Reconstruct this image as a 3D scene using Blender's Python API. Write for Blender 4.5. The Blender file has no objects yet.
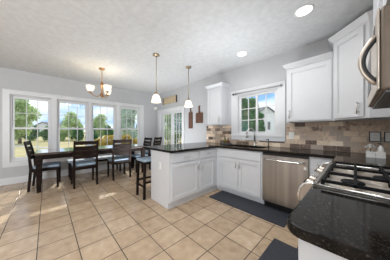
import bpy, bmesh, math, random
from mathutils import Vector, Matrix
PI = math.pi
C = bpy.context.scene.collection
S = bpy.context.scene

# ------------------------------------------------------------------ camera
cd = bpy.data.cameras.new('camera'); cam = bpy.data.objects.new('camera', cd); C.objects.link(cam)
cam.location = (0, 0, 1.21)
cam.rotation_euler = (PI / 2, 0, math.radians(46.15))
cd.sensor_width = 36.0; cd.lens = 36.0 * 154.0 / 390.0
cd.shift_y = 1.0 / 390.0; cd.clip_start = 0.02; cd.clip_end = 500
S.camera = cam

# ------------------------------------------------------------------ sky, sun, large lights, exposure
S.view_settings.view_transform = 'Standard'
S.view_settings.look = 'None'
S.view_settings.gamma = 1.0
S.view_settings.use_curve_mapping = False
S.view_settings.exposure = 0.14
S.cycles.max_bounces = 10; S.cycles.diffuse_bounces = 6; S.cycles.glossy_bounces = 4
S.cycles.transparent_max_bounces = 16
S.cycles.use_denoising = True
S.cycles.sample_clamp_indirect = 6.0
S.cycles.caustics_reflective = False; S.cycles.caustics_refractive = False

W = bpy.data.worlds.new('sky'); S.world = W; W.use_nodes = True
wn = W.node_tree.nodes; wl = W.node_tree.links
bg = wn['Background']
tc = wn.new('ShaderNodeTexCoord')
mp = wn.new('ShaderNodeMapping'); mp.inputs['Scale'].default_value = (1.6, 1.6, 4.5)
mp.inputs['Location'].default_value = (0.35, 0.6, 0.1)
nz = wn.new('ShaderNodeTexNoise'); nz.inputs['Scale'].default_value = 1.9; nz.inputs['Detail'].default_value = 7
cr = wn.new('ShaderNodeValToRGB')
cr.color_ramp.elements[0].position = 0.36; cr.color_ramp.elements[0].color = (0.20, 0.40, 0.78, 1)
cr.color_ramp.elements[1].position = 0.56; cr.color_ramp.elements[1].color = (0.80, 0.83, 0.88, 1)
wl.new(tc.outputs['Generated'], mp.inputs['Vector']); wl.new(mp.outputs[0], nz.inputs['Vector'])
wl.new(nz.outputs['Fac'], cr.inputs['Fac']); wl.new(cr.outputs[0], bg.inputs['Color'])
bg.inputs['Strength'].default_value = 1.6

def lamp(name, kind, loc, energy, color=(1, 1, 1), rot=(0, 0, 0), **kw):
    l = bpy.data.lights.new(name, kind); l.energy = energy; l.color = color
    for k, v in kw.items(): setattr(l, k, v)
    o = bpy.data.objects.new(name, l); C.objects.link(o); o.location = loc; o.rotation_euler = rot
    return o
sd = Vector((0.80, -0.15, -0.66)).normalized()
lamp('sun', 'SUN', (-20, 5, 18), 3.4, (1, 0.95, 0.86), sd.to_track_quat('-Z', 'Y').to_euler(), angle=0.01)
# unseen area lamps added as fill, two of them bounced off the ceiling
FILL_TINT = (0.90, 0.95, 1.0)  # cool white shared by the fill lamps
lamp('rear_fill', 'AREA', (-2.4, -5.6, 1.4), 26, FILL_TINT, (PI / 2, 0, 0), shape='RECTANGLE', size=4.6, size_y=2.2)  # added fill in front of the closed rear wall
lamp('right_fill', 'AREA', (0.40, -2.2, 1.7), 160, FILL_TINT, (0, PI / 2, 0), shape='RECTANGLE', size=1.6, size_y=1.5)  # added fill by the right wall, no opening behind it
lamp('kitchen_fill', 'AREA', (-.9, 1.3, 2.58), 20, FILL_TINT, (0, 0, 0), shape='RECTANGLE', size=1.2, size_y=1.2)  # added overhead fill for the kitchen, not a fixture
lamp('sink_fill', 'AREA', (-1.4, 2.1, 1.3), 12, FILL_TINT, (PI, 0, 0), shape='RECTANGLE', size=.6, size_y=.3)  # upward fill added in front of the sink to brighten the ceiling
lamp('dining_fill', 'AREA', (-3.7, 1.9, .4), 30, FILL_TINT, (PI, 0, 0), shape='RECTANGLE', size=.8, size_y=1.2)  # upward fill added beside the table for the ceiling and far corner

# ------------------------------------------------------------------ mesh helpers
class Frame:
    def __init__(s, o, u, n):
        s.o = Vector(o); s.u = Vector(u).normalized(); s.n = Vector(n).normalized(); s.v = Vector((0, 0, 1))
    def __call__(s, a, b, c): return s.o + s.u * a + s.v * b + s.n * c
WORLD = Frame((0, 0, 0), (1, 0, 0), (0, 1, 0))          # a = x, b = z, c = y

class MB:
    def __init__(s): s.v = []; s.f = []; s.sm = []
    def add(s, vs, fs, smooth=False):
        k = len(s.v); s.v += [tuple(p) for p in vs]
        s.f += [tuple(i + k for i in q) for q in fs]; s.sm += [smooth] * len(fs); return s
    def hexa(s, p):
        return s.add(p, [(0, 1, 2, 3), (4, 5, 6, 7), (0, 1, 5, 4), (1, 2, 6, 5), (2, 3, 7, 6), (3, 0, 4, 7)])
    def box(s, x0, x1, y0, y1, z0, z1):
        return s.hexa([(x0, y0, z0), (x1, y0, z0), (x1, y1, z0), (x0, y1, z0), (x0, y0, z1), (x1, y0, z1), (x1, y1, z1), (x0, y1, z1)])
    def fbox(s, F, a0, a1, b0, b1, c0, c1):
        return s.hexa([F(a0, b0, c0), F(a1, b0, c0), F(a1, b0, c1), F(a0, b0, c1), F(a0, b1, c0), F(a1, b1, c0), F(a1, b1, c1), F(a0, b1, c1)])
    def loft(s, rings, cap=True, closed=False, smooth=False):
        n = len(rings[0]); vs = [p for r in rings for p in r]; fs = []
        m = len(rings)
        for i in range(m if closed else m - 1):
            j = (i + 1) % m
            for k in range(n): fs.append((i * n + k, i * n + (k + 1) % n, j * n + (k + 1) % n, j * n + k))
        s.add(vs, fs, smooth)
        if cap and not closed:
            s.add(rings[0], [tuple(range(n))]); s.add(rings[-1], [tuple(range(n))])
        return s
    def prism(s, poly, z0, z1):
        return s.loft([[(x, y, z0) for x, y in poly], [(x, y, z1) for x, y in poly]])
    def lathe(s, prof, o=(0, 0, 0), n=20, axis=(0, 0, 1), cap=True):
        ax = Vector(axis).normalized(); t = ax.orthogonal().normalized(); b = ax.cross(t); o = Vector(o)
        rings = [[o + ax * z + (t * math.cos(2 * PI * k / n) + b * math.sin(2 * PI * k / n)) * max(r, 1e-4) for k in range(n)] for r, z in prof]
        return s.loft(rings, cap, smooth=True)
    def tube(s, pts, r, n=10, closed=False):
        P = [Vector(p) for p in pts]; rings = []; m = len(P); prev = None
        for i, p in enumerate(P):
            if closed: d = P[(i + 1) % m] - P[i - 1]
            else: d = P[min(i + 1, m - 1)] - P[max(i - 1, 0)]
            d.normalize()
            t = d.orthogonal().normalized() if prev is None else (prev - d * prev.dot(d)).normalized()
            prev = t; b = d.cross(t); rr = r[i] if isinstance(r, (list, tuple)) else r
            rings.append([p + (t * math.cos(2 * PI * k / n) + b * math.sin(2 * PI * k / n)) * rr for k in range(n)])
        return s.loft(rings, True, closed, smooth=True)
    def bar(s, pts, w):           # rectangular section (wx, wy) swept through points stacked in z
        rings = []
        for i, (x, y, z) in enumerate(pts):
            a, b = w[i] if isinstance(w, list) else w
            rings.append([(x - a / 2, y - b / 2, z), (x + a / 2, y - b / 2, z), (x + a / 2, y + b / 2, z), (x - a / 2, y + b / 2, z)])
        return s.loft(rings)
    def cells(s, F, As, Bs, c0, c1, keep):   # slab of grid cells, holes where keep() is false
        ids = {}; vs = []; fs = []
        def vid(i, j, k):
            if (i, j, k) not in ids: ids[(i, j, k)] = len(vs); vs.append(F(As[i], Bs[j], (c0, c1)[k]))
            return ids[(i, j, k)]
        K = lambda i, j: 0 <= i < len(As) - 1 and 0 <= j < len(Bs) - 1 and keep((As[i] + As[i + 1]) / 2, (Bs[j] + Bs[j + 1]) / 2)
        for i in range(len(As) - 1):
            for j in range(len(Bs) - 1):
                if not K(i, j): continue
                for k in (0, 1): fs.append((vid(i, j, k), vid(i + 1, j, k), vid(i + 1, j + 1, k), vid(i, j + 1, k)))
                for (di, dj, e) in ((-1, 0, ((i, j), (i, j + 1))), (1, 0, ((i + 1, j), (i + 1, j + 1))), (0, -1, ((i, j), (i + 1, j))), (0, 1, ((i, j + 1), (i + 1, j + 1)))):
                    if not K(i + di, j + dj):
                        (p, q), (r, t) = e; fs.append((vid(p, q, 0), vid(r, t, 0), vid(r, t, 1), vid(p, q, 1)))
        return s.add(vs, fs)
    def build(s, name, mat, parent=None, bevel=0.0, seg=2, normals=True):
        off = Vector((0, 0, 0)); p = parent
        while p is not None: off += p.location; p = p.parent
        me = bpy.data.meshes.new(name)
        me.from_pydata([tuple(Vector(v) - off) for v in s.v], [], s.f)
        me.polygons.foreach_set('use_smooth', s.sm)
        if normals:
            bm = bmesh.new(); bm.from_mesh(me)
            bmesh.ops.remove_doubles(bm, verts=bm.verts, dist=1e-6)
            bmesh.ops.recalc_face_normals(bm, faces=bm.faces); bm.to_mesh(me); bm.free()
        me.materials.append(mat)
        o = bpy.data.objects.new(name, me); C.objects.link(o)
        if parent is not None: o.parent = parent
        if bevel:
            b = o.modifiers.new('bevel', 'BEVEL'); b.width = bevel; b.segments = seg; b.limit_method = 'ANGLE'; b.angle_limit = math.radians(40)
        return o

def thing(name, label, cat, loc=(0, 0, 0), group=None):
    o = bpy.data.objects.new(name, None); C.objects.link(o); o.location = loc; o.empty_display_size = 0.05
    return tag(o, label, cat, group)
def tag(o, label, cat, group=None):
    o['label'] = label; o['category'] = cat
    if group: o['group'] = group
    return o
def struct(name, mb, m, parent=None, bevel=0.0):
    o = mb.build(name, m, parent, bevel)
    if parent is None: o['kind'] = 'structure'
    return o
def dup(root, loc, rotz=0, label=None):
    def cp(o, par):
        c = o.copy(); C.objects.link(c)
        if par is not None: c.parent = par
        for ch in o.children: cp(ch, c)
        return c
    r = cp(root, None); r.location = loc; r.rotation_euler = (0, 0, rotz)
    if label: r['label'] = label
    return r
def offset_poly(poly, ds):        # per-edge outward offsets of a counter-clockwise polygon
    n = len(poly); L = []
    for i in range(n):
        p = Vector(poly[i]); q = Vector(poly[(i + 1) % n]); d = (q - p).normalized(); nn = Vector((d.y, -d.x))
        L.append((p + nn * ds[i], d))
    out = []
    for i in range(n):
        (p, d), (q, e) = L[i - 1], L[i]
        den = d.x * e.y - d.y * e.x
        t = ((q.x - p.x) * e.y - (q.y - p.y) * e.x) / den
        out.append(tuple(p + d * t))
    return out

# ------------------------------------------------------------------ materials
def mat(name, col, rough=0.5, metal=0.0, var=0.06, scale=8.0, bump=0.0, bscale=60.0, spec=0.5, coords='Object', stretch=(1, 1, 1), emit=None, es=0.0, col2=None, detail=4, coat=0.0):
    m = bpy.data.materials.new(name); m.use_nodes = True
    N = m.node_tree.nodes; L = m.node_tree.links; b = N['Principled BSDF']
    t = N.new('ShaderNodeTexCoord'); mpn = N.new('ShaderNodeMapping'); mpn.inputs['Scale'].default_value = stretch
    L.new(t.outputs[coords], mpn.inputs['Vector'])
    n = N.new('ShaderNodeTexNoise'); n.inputs['Scale'].default_value = scale; n.inputs['Detail'].default_value = detail
    L.new(mpn.outputs[0], n.inputs['Vector'])
    r = N.new('ShaderNodeValToRGB'); r.color_ramp.elements[0].position = 0.3; r.color_ramp.elements[1].position = 0.7
    c2 = col2 or tuple(min(1, x * (1 + var)) for x in col); c1 = col if col2 else tuple(x * (1 - var) for x in col)
    r.color_ramp.elements[0].color = (*c1, 1); r.color_ramp.elements[1].color = (*c2, 1)
    L.new(n.outputs['Fac'], r.inputs['Fac']); L.new(r.outputs[0], b.inputs['Base Color'])
    b.inputs['Roughness'].default_value = rough; b.inputs['Metallic'].default_value = metal
    b.inputs['Specular IOR Level'].default_value = spec
    b.inputs['Coat Weight'].default_value = coat; b.inputs['Coat IOR'].default_value = 1.8; b.inputs['Coat Roughness'].default_value = 0.08
    if bump:
        n2 = N.new('ShaderNodeTexNoise'); n2.inputs['Scale'].default_value = bscale; n2.inputs['Detail'].default_value = 5
        L.new(mpn.outputs[0], n2.inputs['Vector'])
        bp = N.new('ShaderNodeBump'); bp.inputs['Strength'].default_value = bump; bp.inputs['Distance'].default_value = 0.01
        L.new(n2.outputs['Fac'], bp.inputs['Height']); L.new(bp.outputs[0], b.inputs['Normal'])
    if emit:
        b.inputs['Emission Color'].default_value = (*emit, 1); b.inputs['Emission Strength'].default_value = es
    return m

M = {}
M['wall'] = mat('wall_paint', (0.51, 0.512, 0.52), 0.85, var=0.02, bump=0.05, bscale=120)
M['ceiling'] = mat('ceiling_knockdown', (0.62, 0.63, 0.64), 0.9, col2=(0.70, 0.71, 0.72), scale=14, bump=0.45, bscale=16, stretch=(1, 1.0, 1))
M['trim'] = mat('white_trim_paint', (0.68, 0.683, 0.69), 0.4, var=0.02)
M['cabinet'] = mat('white_cabinet_paint', (0.63, 0.635, 0.65), 0.35, var=0.015)
M['nickel'] = mat('brushed_nickel', (0.62, 0.60, 0.57), 0.28, 1.0, var=0.08, scale=40)
M['steel'] = mat('stainless_steel', (0.36, 0.335, 0.315), 0.30, 1.0, var=0.22, scale=3.0, stretch=(4, 4, 0.12), detail=3)
M['chrome'] = mat('polished_steel', (0.82, 0.80, 0.77), 0.13, 1.0, var=0.03)
M['cooktop'] = mat('cooktop_steel', (0.74, 0.66, 0.57), 0.28, 0.4, var=0.05)
M['mwsteel'] = mat('microwave_steel', (0.62, 0.54, 0.46), 0.35, 0.8, var=0.05)
M['brownsteel'] = mat('microwave_case', (0.20, 0.155, 0.12), 0.45, 0.3, var=0.08, scale=6)
M['satin'] = mat('satin_steel', (0.30, 0.275, 0.25), 0.5, 0.8, var=0.06)
M['black'] = mat('black_enamel', (0.012, 0.012, 0.013), 0.3, var=0.2)
M['iron'] = mat('cast_iron', (0.006, 0.006, 0.0065), 0.6, var=0.3, scale=60, spec=0.15)
M['darkgrey'] = mat('dark_grey_plastic', (0.05, 0.05, 0.052), 0.5, var=0.1)
M['darkwood'] = mat('espresso_wood', (0.005, 0.003, 0.002), 0.5, col2=(0.020, 0.011, 0.008), scale=5, stretch=(1, 1, 9), detail=6, spec=0.10)
M['tablewood'] = mat('espresso_table_top', (0.020, 0.013, 0.010), 0.10, col2=(0.05, 0.032, 0.024), scale=5, stretch=(9, 1, 1), detail=6, spec=0.9, coat=1.0)
M['cushion'] = mat('blue_grey_fabric', (0.27, 0.35, 0.43), 0.6, var=0.10, scale=30, bump=0.2, bscale=200)
M['bench'] = mat('pale_blue_fabric', (0.45, 0.52, 0.60), 0.6, var=0.10, scale=30)
M['bronze'] = mat('antique_bronze', (0.40, 0.23, 0.11), 0.32, 1.0, var=0.15, scale=20)
M['brass'] = mat('brushed_brass', (0.46, 0.36, 0.24), 0.3, 1.0, var=0.10, scale=20)
M['shade'] = mat('alabaster_glass', (0.9, 0.86, 0.78), 0.3, var=0.04, scale=20, emit=(1.0, 0.84, 0.60), es=0.62)
M['lamp'] = mat('lit_diffuser', (0.95, 0.94, 0.9), 0.4, var=0.02, emit=(1, 0.94, 0.84), es=3.0)
M['walnut'] = mat('walnut_board', (0.075, 0.030, 0.016), 0.45, col2=(0.16, 0.075, 0.042), scale=7, stretch=(6, 6, 0.7), detail=6)
M['canvas'] = mat('tan_plaque', (0.44, 0.35, 0.22), 0.7, col2=(0.62, 0.50, 0.33), scale=22, detail=6)
M['darkbrown'] = mat('dark_brown_wood', (0.035, 0.018, 0.010), 0.5, var=0.3, scale=20)
M['plastic'] = mat('white_plastic', (0.80, 0.80, 0.78), 0.35, var=0.02)
M['ceramic'] = mat('white_ceramic', (0.82, 0.80, 0.76), 0.3, var=0.03)
M['tray'] = mat('grey_stone_dish', (0.16, 0.17, 0.18), 0.4, var=0.2, scale=30)
M['amber'] = mat('amber_bottle', (0.16, 0.065, 0.02), 0.2, var=0.2, scale=30)
M['olive'] = mat('olive_bottle', (0.20, 0.17, 0.05), 0.25, var=0.2, scale=30)
M['flower'] = mat('grey_fabric_flower', (0.42, 0.41, 0.38), 0.8, var=0.35, scale=70)
M['rug'] = mat('charcoal_mat', (0.028, 0.030, 0.038), 0.75, col2=(0.045, 0.047, 0.058), scale=60, bump=0.4, bscale=220)
M['blind'] = mat('grey_blind', (0.36, 0.36, 0.37), 0.6, var=0.08, scale=30)
M['sink'] = mat('dark_sink', (0.05, 0.05, 0.053), 0.35, 0.4, var=0.1)
M['lawn'] = mat('dry_lawn', (0.34, 0.30, 0.11), 0.95, col2=(0.62, 0.49, 0.25), scale=0.22, detail=8)
M['road'] = mat('pale_road', (0.52, 0.47, 0.40), 0.9, var=0.08, scale=2)
M['siding'] = mat('white_siding', (0.75, 0.76, 0.78), 0.7, var=0.03)
M['roof'] = mat('grey_shingles', (0.16, 0.16, 0.17), 0.9, var=0.2, scale=10)
M['bark'] = mat('bark', (0.10, 0.075, 0.055), 0.9, var=0.3, scale=12)
M['leaf'] = mat('green_leaves', (0.24, 0.40, 0.12), 0.7, col2=(0.80, 0.90, 0.50), scale=1.6, detail=6)
M['leafdark'] = mat('dark_green_leaves', (0.03, 0.14, 0.045), 0.7, col2=(0.20, 0.42, 0.15), scale=2.2, detail=6)
M['leafpale'] = mat('pale_leaves', (0.38, 0.52, 0.42), 0.7, col2=(0.78, 0.86, 0.74), scale=1.6, detail=6)
def translucent(m, amt):
    N = m.node_tree.nodes; L = m.node_tree.links; b = N['Principled BSDF']; out = N['Material Output']
    tl = N.new('ShaderNodeBsdfTranslucent'); L.new(b.inputs['Base Color'].links[0].from_socket, tl.inputs['Color'])
    mx = N.new('ShaderNodeMixShader'); mx.inputs[0].default_value = amt
    L.new(b.outputs[0], mx.inputs[1]); L.new(tl.outputs[0], mx.inputs[2]); L.new(mx.outputs[0], out.inputs[0])
M['leafyellow'] = mat('yellow_leaves', (0.38, 0.27, 0.04), 0.7, col2=(0.62, 0.46, 0.10), scale=6, detail=6)

for k_ in ('leaf', 'leafdark', 'leafpale', 'leafyellow'): translucent(M[k_], .5)
def glass_mat():
    m = bpy.data.materials.new('window_glass'); m.use_nodes = True
    N = m.node_tree.nodes; L = m.node_tree.links
    N.remove(N['Principled BSDF']); out = N['Material Output']
    tr = N.new('ShaderNodeBsdfTransparent'); tr.inputs[0].default_value = (0.96, 0.98, 0.975, 1)
    gl = N.new('ShaderNodeBsdfGlossy'); gl.inputs['Roughness'].default_value = 0.02
    fr = N.new('ShaderNodeFresnel'); ge = N.new('ShaderNodeNewGeometry'); mi = N.new('ShaderNodeMapRange')
    mi.inputs['To Min'].default_value = 1.75; mi.inputs['To Max'].default_value = 1 / 1.75   # same pane reflectance from either face
    L.new(ge.outputs['Backfacing'], mi.inputs['Value']); L.new(mi.outputs[0], fr.inputs[0])
    mx = N.new('ShaderNodeMixShader'); L.new(fr.outputs[0], mx.inputs[0]); L.new(tr.outputs[0], mx.inputs[1]); L.new(gl.outputs[0], mx.inputs[2])
    L.new(mx.outputs[0], out.inputs[0]); return m
M['glass'] = glass_mat()

def granite():
    m = mat('black_granite', (0.008, 0.0075, 0.007), 0.08, col2=(0.022, 0.018, 0.015), scale=22, detail=8, spec=0.08)
    N = m.node_tree.nodes; L = m.node_tree.links; b = N['Principled BSDF']
    t = N.new('ShaderNodeTexCoord'); v = N.new('ShaderNodeTexVoronoi'); v.inputs['Scale'].default_value = 75
    L.new(t.outputs['Object'], v.inputs['Vector'])
    n = N.new('ShaderNodeTexNoise'); n.inputs['Scale'].default_value = 130; n.inputs['Detail'].default_value = 4; L.new(t.outputs['Object'], n.inputs['Vector'])
    r = N.new('ShaderNodeValToRGB'); r.color_ramp.elements[0].position = 0.60; r.color_ramp.elements[0].color = (0, 0, 0, 1)
    r.color_ramp.elements[1].position = 0.70; r.color_ramp.elements[1].color = (1, 1, 1, 1)
    L.new(n.outputs['Fac'], r.inputs['Fac'])
    src = b.inputs['Base Color'].links[0].from_socket
    mx = N.new('ShaderNodeMix'); mx.data_type = 'RGBA'
    L.new(r.outputs[0], mx.inputs['Factor']); L.new(src, mx.inputs['A']); mx.inputs['B'].default_value = (0.085, 0.07, 0.055, 1)
    L.new(mx.outputs['Result'], b.inputs['Base Color'])
    return m
M['granite'] = granite()

def bricks(name, vec, w, h, offset, mortar, ramp, mcol, rough, noise_scale, namt, bump, loc=(0, 0, 0), spread=1.0):
    m = bpy.data.materials.new(name); m.use_nodes = True
    N = m.node_tree.nodes; L = m.node_tree.links; b = N['Principled BSDF']
    t = N.new('ShaderNodeTexCoord'); sp = N.new('ShaderNodeSeparateXYZ'); cb = N.new('ShaderNodeCombineXYZ')
    L.new(t.outputs['Object'], sp.inputs[0])
    for i, ax in enumerate(vec): L.new(sp.outputs[ax], cb.inputs[i])
    mpn = N.new('ShaderNodeMapping'); mpn.inputs['Location'].default_value = loc; L.new(cb.outputs[0], mpn.inputs['Vector'])
    br = N.new('ShaderNodeTexBrick'); br.offset = offset; br.squash = 1.0
    br.inputs['Scale'].default_value = 1.0; br.inputs['Brick Width'].default_value = w; br.inputs['Row Height'].default_value = h
    br.inputs['Mortar Size'].default_value = mortar; br.inputs['Mortar Smooth'].default_value = 0.2; br.inputs['Bias'].default_value = 0
    br.inputs['Color1'].default_value = (*(3 * (.5 - spread / 2,)), 1); br.inputs['Color2'].default_value = (*(3 * (.5 + spread / 2,)), 1); br.inputs['Mortar'].default_value = (0.5, 0.5, 0.5, 1)
    L.new(mpn.outputs[0], br.inputs['Vector'])
    n = N.new('ShaderNodeTexNoise'); n.inputs['Scale'].default_value = noise_scale; n.inputs['Detail'].default_value = 7; L.new(t.outputs['Object'], n.inputs['Vector'])
    ad = N.new('ShaderNodeMath'); ad.operation = 'MULTIPLY_ADD'; ad.inputs[1].default_value = namt; L.new(n.outputs['Fac'], ad.inputs[0])
    su = N.new('ShaderNodeMath'); su.operation = 'SUBTRACT'; su.inputs[1].default_value = namt / 2
    L.new(br.outputs['Color'], ad.inputs[2]); L.new(ad.outputs[0], su.inputs[0])
    r = N.new('ShaderNodeValToRGB'); e = r.color_ramp.elements
    e[0].position, e[0].color = ramp[0][0], (*ramp[0][1], 1); e[1].position, e[1].color = ramp[-1][0], (*ramp[-1][1], 1)
    for p, c in ramp[1:-1]:
        k = e.new(p); k.color = (*c, 1)
    L.new(su.outputs[0], r.inputs['Fac'])
    mx = N.new('ShaderNodeMix'); mx.data_type = 'RGBA'; L.new(br.outputs['Fac'], mx.inputs['Factor']); L.new(r.outputs[0], mx.inputs['A']); mx.inputs['B'].default_value = (*mcol, 1)
    L.new(mx.outputs['Result'], b.inputs['Base Color']); b.inputs['Roughness'].default_value = rough
    iv = N.new('ShaderNodeMath'); iv.operation = 'SUBTRACT'; iv.inputs[0].default_value = 1.0; L.new(br.outputs['Fac'], iv.inputs[1])
    ad2 = N.new('ShaderNodeMath'); ad2.operation = 'MULTIPLY_ADD'; ad2.inputs[1].default_value = 0.25; L.new(n.outputs['Fac'], ad2.inputs[0]); L.new(iv.outputs[0], ad2.inputs[2])
    bp = N.new('ShaderNodeBump'); bp.inputs['Strength'].default_value = bump; bp.inputs['Distance'].default_value = 0.004
    L.new(ad2.outputs[0], bp.inputs['Height']); L.new(bp.outputs[0], b.inputs['Normal'])
    return m
TP = 0.3095
M['tile'] = bricks('beige_floor_tile', (0, 1, 2), TP, TP, 0.0, 0.0045,
    [(0.0, (0.27, 0.185, 0.115)), (0.35, (0.44, 0.315, 0.205)), (0.65, (0.53, 0.39, 0.26)), (1.0, (0.66, 0.52, 0.38))], (0.075, 0.052, 0.038), 0.24, 11.0, 1.0, 0.3, loc=(1.033 + 40 * TP, -0.547 + 40 * TP, 0), spread=.35)
M['splash'] = bricks('travertine_subway', (0, 2, 1), 0.152, 0.0735, 0.5, 0.002,
    [(0.0, (0.10, 0.065, 0.046)), (0.20, (0.22, 0.15, 0.11)), (0.30, (0.58, 0.43, 0.31)), (0.52, (0.42, 0.345, 0.29)), (0.70, (0.70, 0.53, 0.385)), (1.0, (0.88, 0.74, 0.58))], (0.55, 0.46, 0.37), 0.45, 26.0, 0.55, 0.5, loc=(10, -0.914 + 0.0735 * 40, 0))

# ------------------------------------------------------------------ room shell
XA, YB, XC, H, YR = -5.45, 3.10, 0.44, 2.63, -6.0
struct('floor', MB().box(XA - .15, XC + .15, YR - .15, YB + .15, -.12, 0), M['tile'])
struct('ceiling', MB().box(XA - .15, XC + .15, YR - .15, YB + .15, H, H + .12), M['ceiling'])
FA = Frame((XA, 0, 0), (0, 1, 0), (1, 0, 0))       # a = y, c = into the room
FB = Frame((0, YB, 0), (1, 0, 0), (0, -1, 0))      # a = x, c = into the room
WA0, WA1, WZ0, WZ1 = -0.64, 2.475, 0.485, 2.07
struct('wall_left', MB().cells(FA, [YR, -4.75, -3.30, WA0, WA1, YB], [0, WZ0, WZ1, H], -.15, 0, lambda a, b: not ((WA0 < a < WA1 or -4.75 < a < -3.30) and WZ0 < b < WZ1)), M['wall'])
D0, D1, DZ = -5.20, -3.79, 1.91
K0, K1, KZ0, KZ1 = -1.86, -0.985, 1.115, 2.015
def keepB(a, b):
    return not (D0 < a < D1 and b < DZ) and not (K0 < a < K1 and KZ0 < b < KZ1)
struct('wall_back', MB().cells(FB, [XA, D0, D1, K0, K1, XC], [0, KZ0, DZ, KZ1, H], -.15, 0, keepB), M['wall'])
struct('wall_right', MB().box(XC, XC + .15, YR, YB, 0, H), M['wall'])
struct('wall_rear', MB().box(XA, XC, YR - .15, YR, 0, H), M['wall'])
struct('baseboard_left', MB().fbox(FA, YR, YB - .001, 0, .13, .001, .016).fbox(FA, YR, YB - .001, .13, .15, .001, .010), M['trim'])
struct('baseboard_back', MB().fbox(FB, XA + .017, -5.295, 0, .13, .001, .016).fbox(FB, -3.695, -2.545, 0, .13, .001, .016), M['trim'])
struct('wall_backsplash', MB().cells(FB, [-2.77, -1.99, -0.86, XC - .001], [.9145, 1.015, 1.349], .0005, .010, lambda a, b: not (-1.99 < a < -.86 and b > 1.015)), M['splash'])

# window bank on the dining wall: casing with three mullions, four double-hung windows
cents = [-0.265, 0.53, 1.298, 2.098]
hw = 0.345
As = [-0.715, WA0]
for i, c in enumerate(cents): As += [c - hw, c + hw]
As = sorted(set([-0.715] + [v for c in cents for v in (c - hw, c + hw)] + [2.585]))
inwin = lambda a: any(abs(a - c) < hw for c in cents)
t1 = MB().cells(FA, As, [0.39, 0.50, 2.055, 2.15], .001, .024, lambda a, b: not (inwin(a) and .5 < b < 2.055))
t1.fbox(FA, -.725, 2.595, 2.13, 2.155, .001, .034)
for i in range(3): t1.fbox(FA, cents[i] + hw, cents[i + 1] - hw, .50, 2.055, -.13, .001)
t1.fbox(FA, WA0 + .001, cents[0] - hw, .5, 2.055, -.13, .001).fbox(FA, cents[3] + hw, WA1 - .001, .5, 2.055, -.13, .001)
t1.fbox(FA, WA0 + .001, WA1 - .001, WZ0 + .001, .5, -.13, .001).fbox(FA, WA0 + .001, WA1 - .001, 2.055, WZ1 - .001, -.13, .001)
struct('trim_1', t1, M['trim'])
def sash(parent, F, a0, a1, b0, b1, g, c0, c1, cols, rows, gw=.014):
    """one glazed sash; g = glass rectangle"""
    g0, g1, h0, h1 = g
    s = MB().cells(F, [a0, g0, g1, a1], [b0, h0, h1, b1], c0, c1, lambda a, b: not (g0 < a < g1 and h0 < b < h1)).build('sash', M['trim'], parent)
    cm = (c0 + c1) / 2
    MB().fbox(F, g0, g1, h0, h1, cm - .003, cm + .003).build('pane', M['glass'], s)
    gr = MB()
    for k in range(1, cols):
        x = g0 + (g1 - g0) * k / cols; gr.fbox(F, x - gw / 2, x + gw / 2, h0, h1, cm - .009, cm + .009)
    for k in range(1, rows):
        z = h0 + (h1 - h0) * k / rows; gr.fbox(F, g0, g1, z - gw / 2, z + gw / 2, cm - .008, cm + .008)
    if cols * rows > 1: gr.build('grille', M['trim'], s)
    return s
for i, c in enumerate(cents):
    e = bpy.data.objects.new('window_%d' % (i + 1), None); C.objects.link(e); e['kind'] = 'structure'; e.location = (XA, c, 0.5)
    a0, a1 = c - hw + .002, c + hw - .002
    MB().cells(FA, [a0, a0 + .022, a1 - .022, a1], [.502, .522, 2.035, 2.053], -.12, -.02, lambda a, b: not (a0 + .022 < a < a1 - .022 and .522 < b < 2.035)).build('frame', M['trim'], e)
    s0, s1 = a0 + .023, a1 - .023
    sash(e, FA, s0, s1, 1.252, 2.034, (c - .283, c + .283, 1.30, 1.975), -.105, -.075, 3, 2)
    lo = sash(e, FA, s0, s1, .523, 1.30, (c - .283, c + .283, .59, 1.255), -.070, -.040, 3, 1)
    MB().fbox(FA, c - .03, c + .03, 1.300, 1.312, -.066, -.045).build('latch', M['plastic'], lo)

e = bpy.data.objects.new('window_6', None); C.objects.link(e); e['kind'] = 'structure'; e.location = (XA, -4.02, 0.5)
MB().cells(FA, [-4.85, -4.73, -3.32, -3.20], [.40, .505, 2.05, 2.15], -.12, .02, lambda a, b: not (-4.73 < a < -3.32 and .505 < b < 2.05)).build('frame', M['trim'], e).location = (0, 0, 0)
sash(e, FA, -4.72, -4.03, .51, 2.045, (-4.66, -4.09, .59, 1.975), -.09, -.06, 3, 3)
sash(e, FA, -4.02, -3.33, .51, 2.045, (-3.96, -3.39, .59, 1.975), -.09, -.06, 3, 3)
# kitchen window with its casing
t2 = MB().cells(FB, [-1.985, K0 + .015, K1 - .015, -.868], [1.02, KZ0 + .015, KZ1 - .015, 2.105], .0105, .030, lambda a, b: not (K0 + .015 < a < K1 - .015 and KZ0 + .015 < b < KZ1 - .015))
t2.fbox(FB, -1.995, -.862, 2.085, 2.11, .0105, .04).fbox(FB, -1.99, -.864, 1.10, 1.125, .012, .045)
struct('trim_2', t2, M['trim'])
e = bpy.data.objects.new('window_5', None); C.objects.link(e); e['kind'] = 'structure'; e.location = ((K0 + K1) / 2, YB, KZ0)
MB().cells(FB, [K0 + .001, K0 + .03, K1 - .03, K1 - .001], [KZ0 + .001, KZ0 + .03, KZ1 - .025, KZ1 - .001], -.13, .008, lambda a, b: not (K0 + .03 < a < K1 - .03 and KZ0 + .03 < b < KZ1 - .025)).build('frame', M['trim'], e)
sash(e, FB, K0 + .031, -1.405, KZ0 + .031, KZ1 - .026, (-1.785, -1.447, 1.20, 1.945), -.09, -.055, 2, 3, .016)
sash(e, FB, -1.43, K1 - .031, KZ0 + .031, KZ1 - .026, (-1.392, -1.062, 1.20, 1.945), -.052, -.020, 2, 3, .016)
rb = thing('window_blind', 'thin grey rolled blind along the top of the kitchen sink window', 'blind', (-1.43, 3.0, 1.99))
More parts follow.
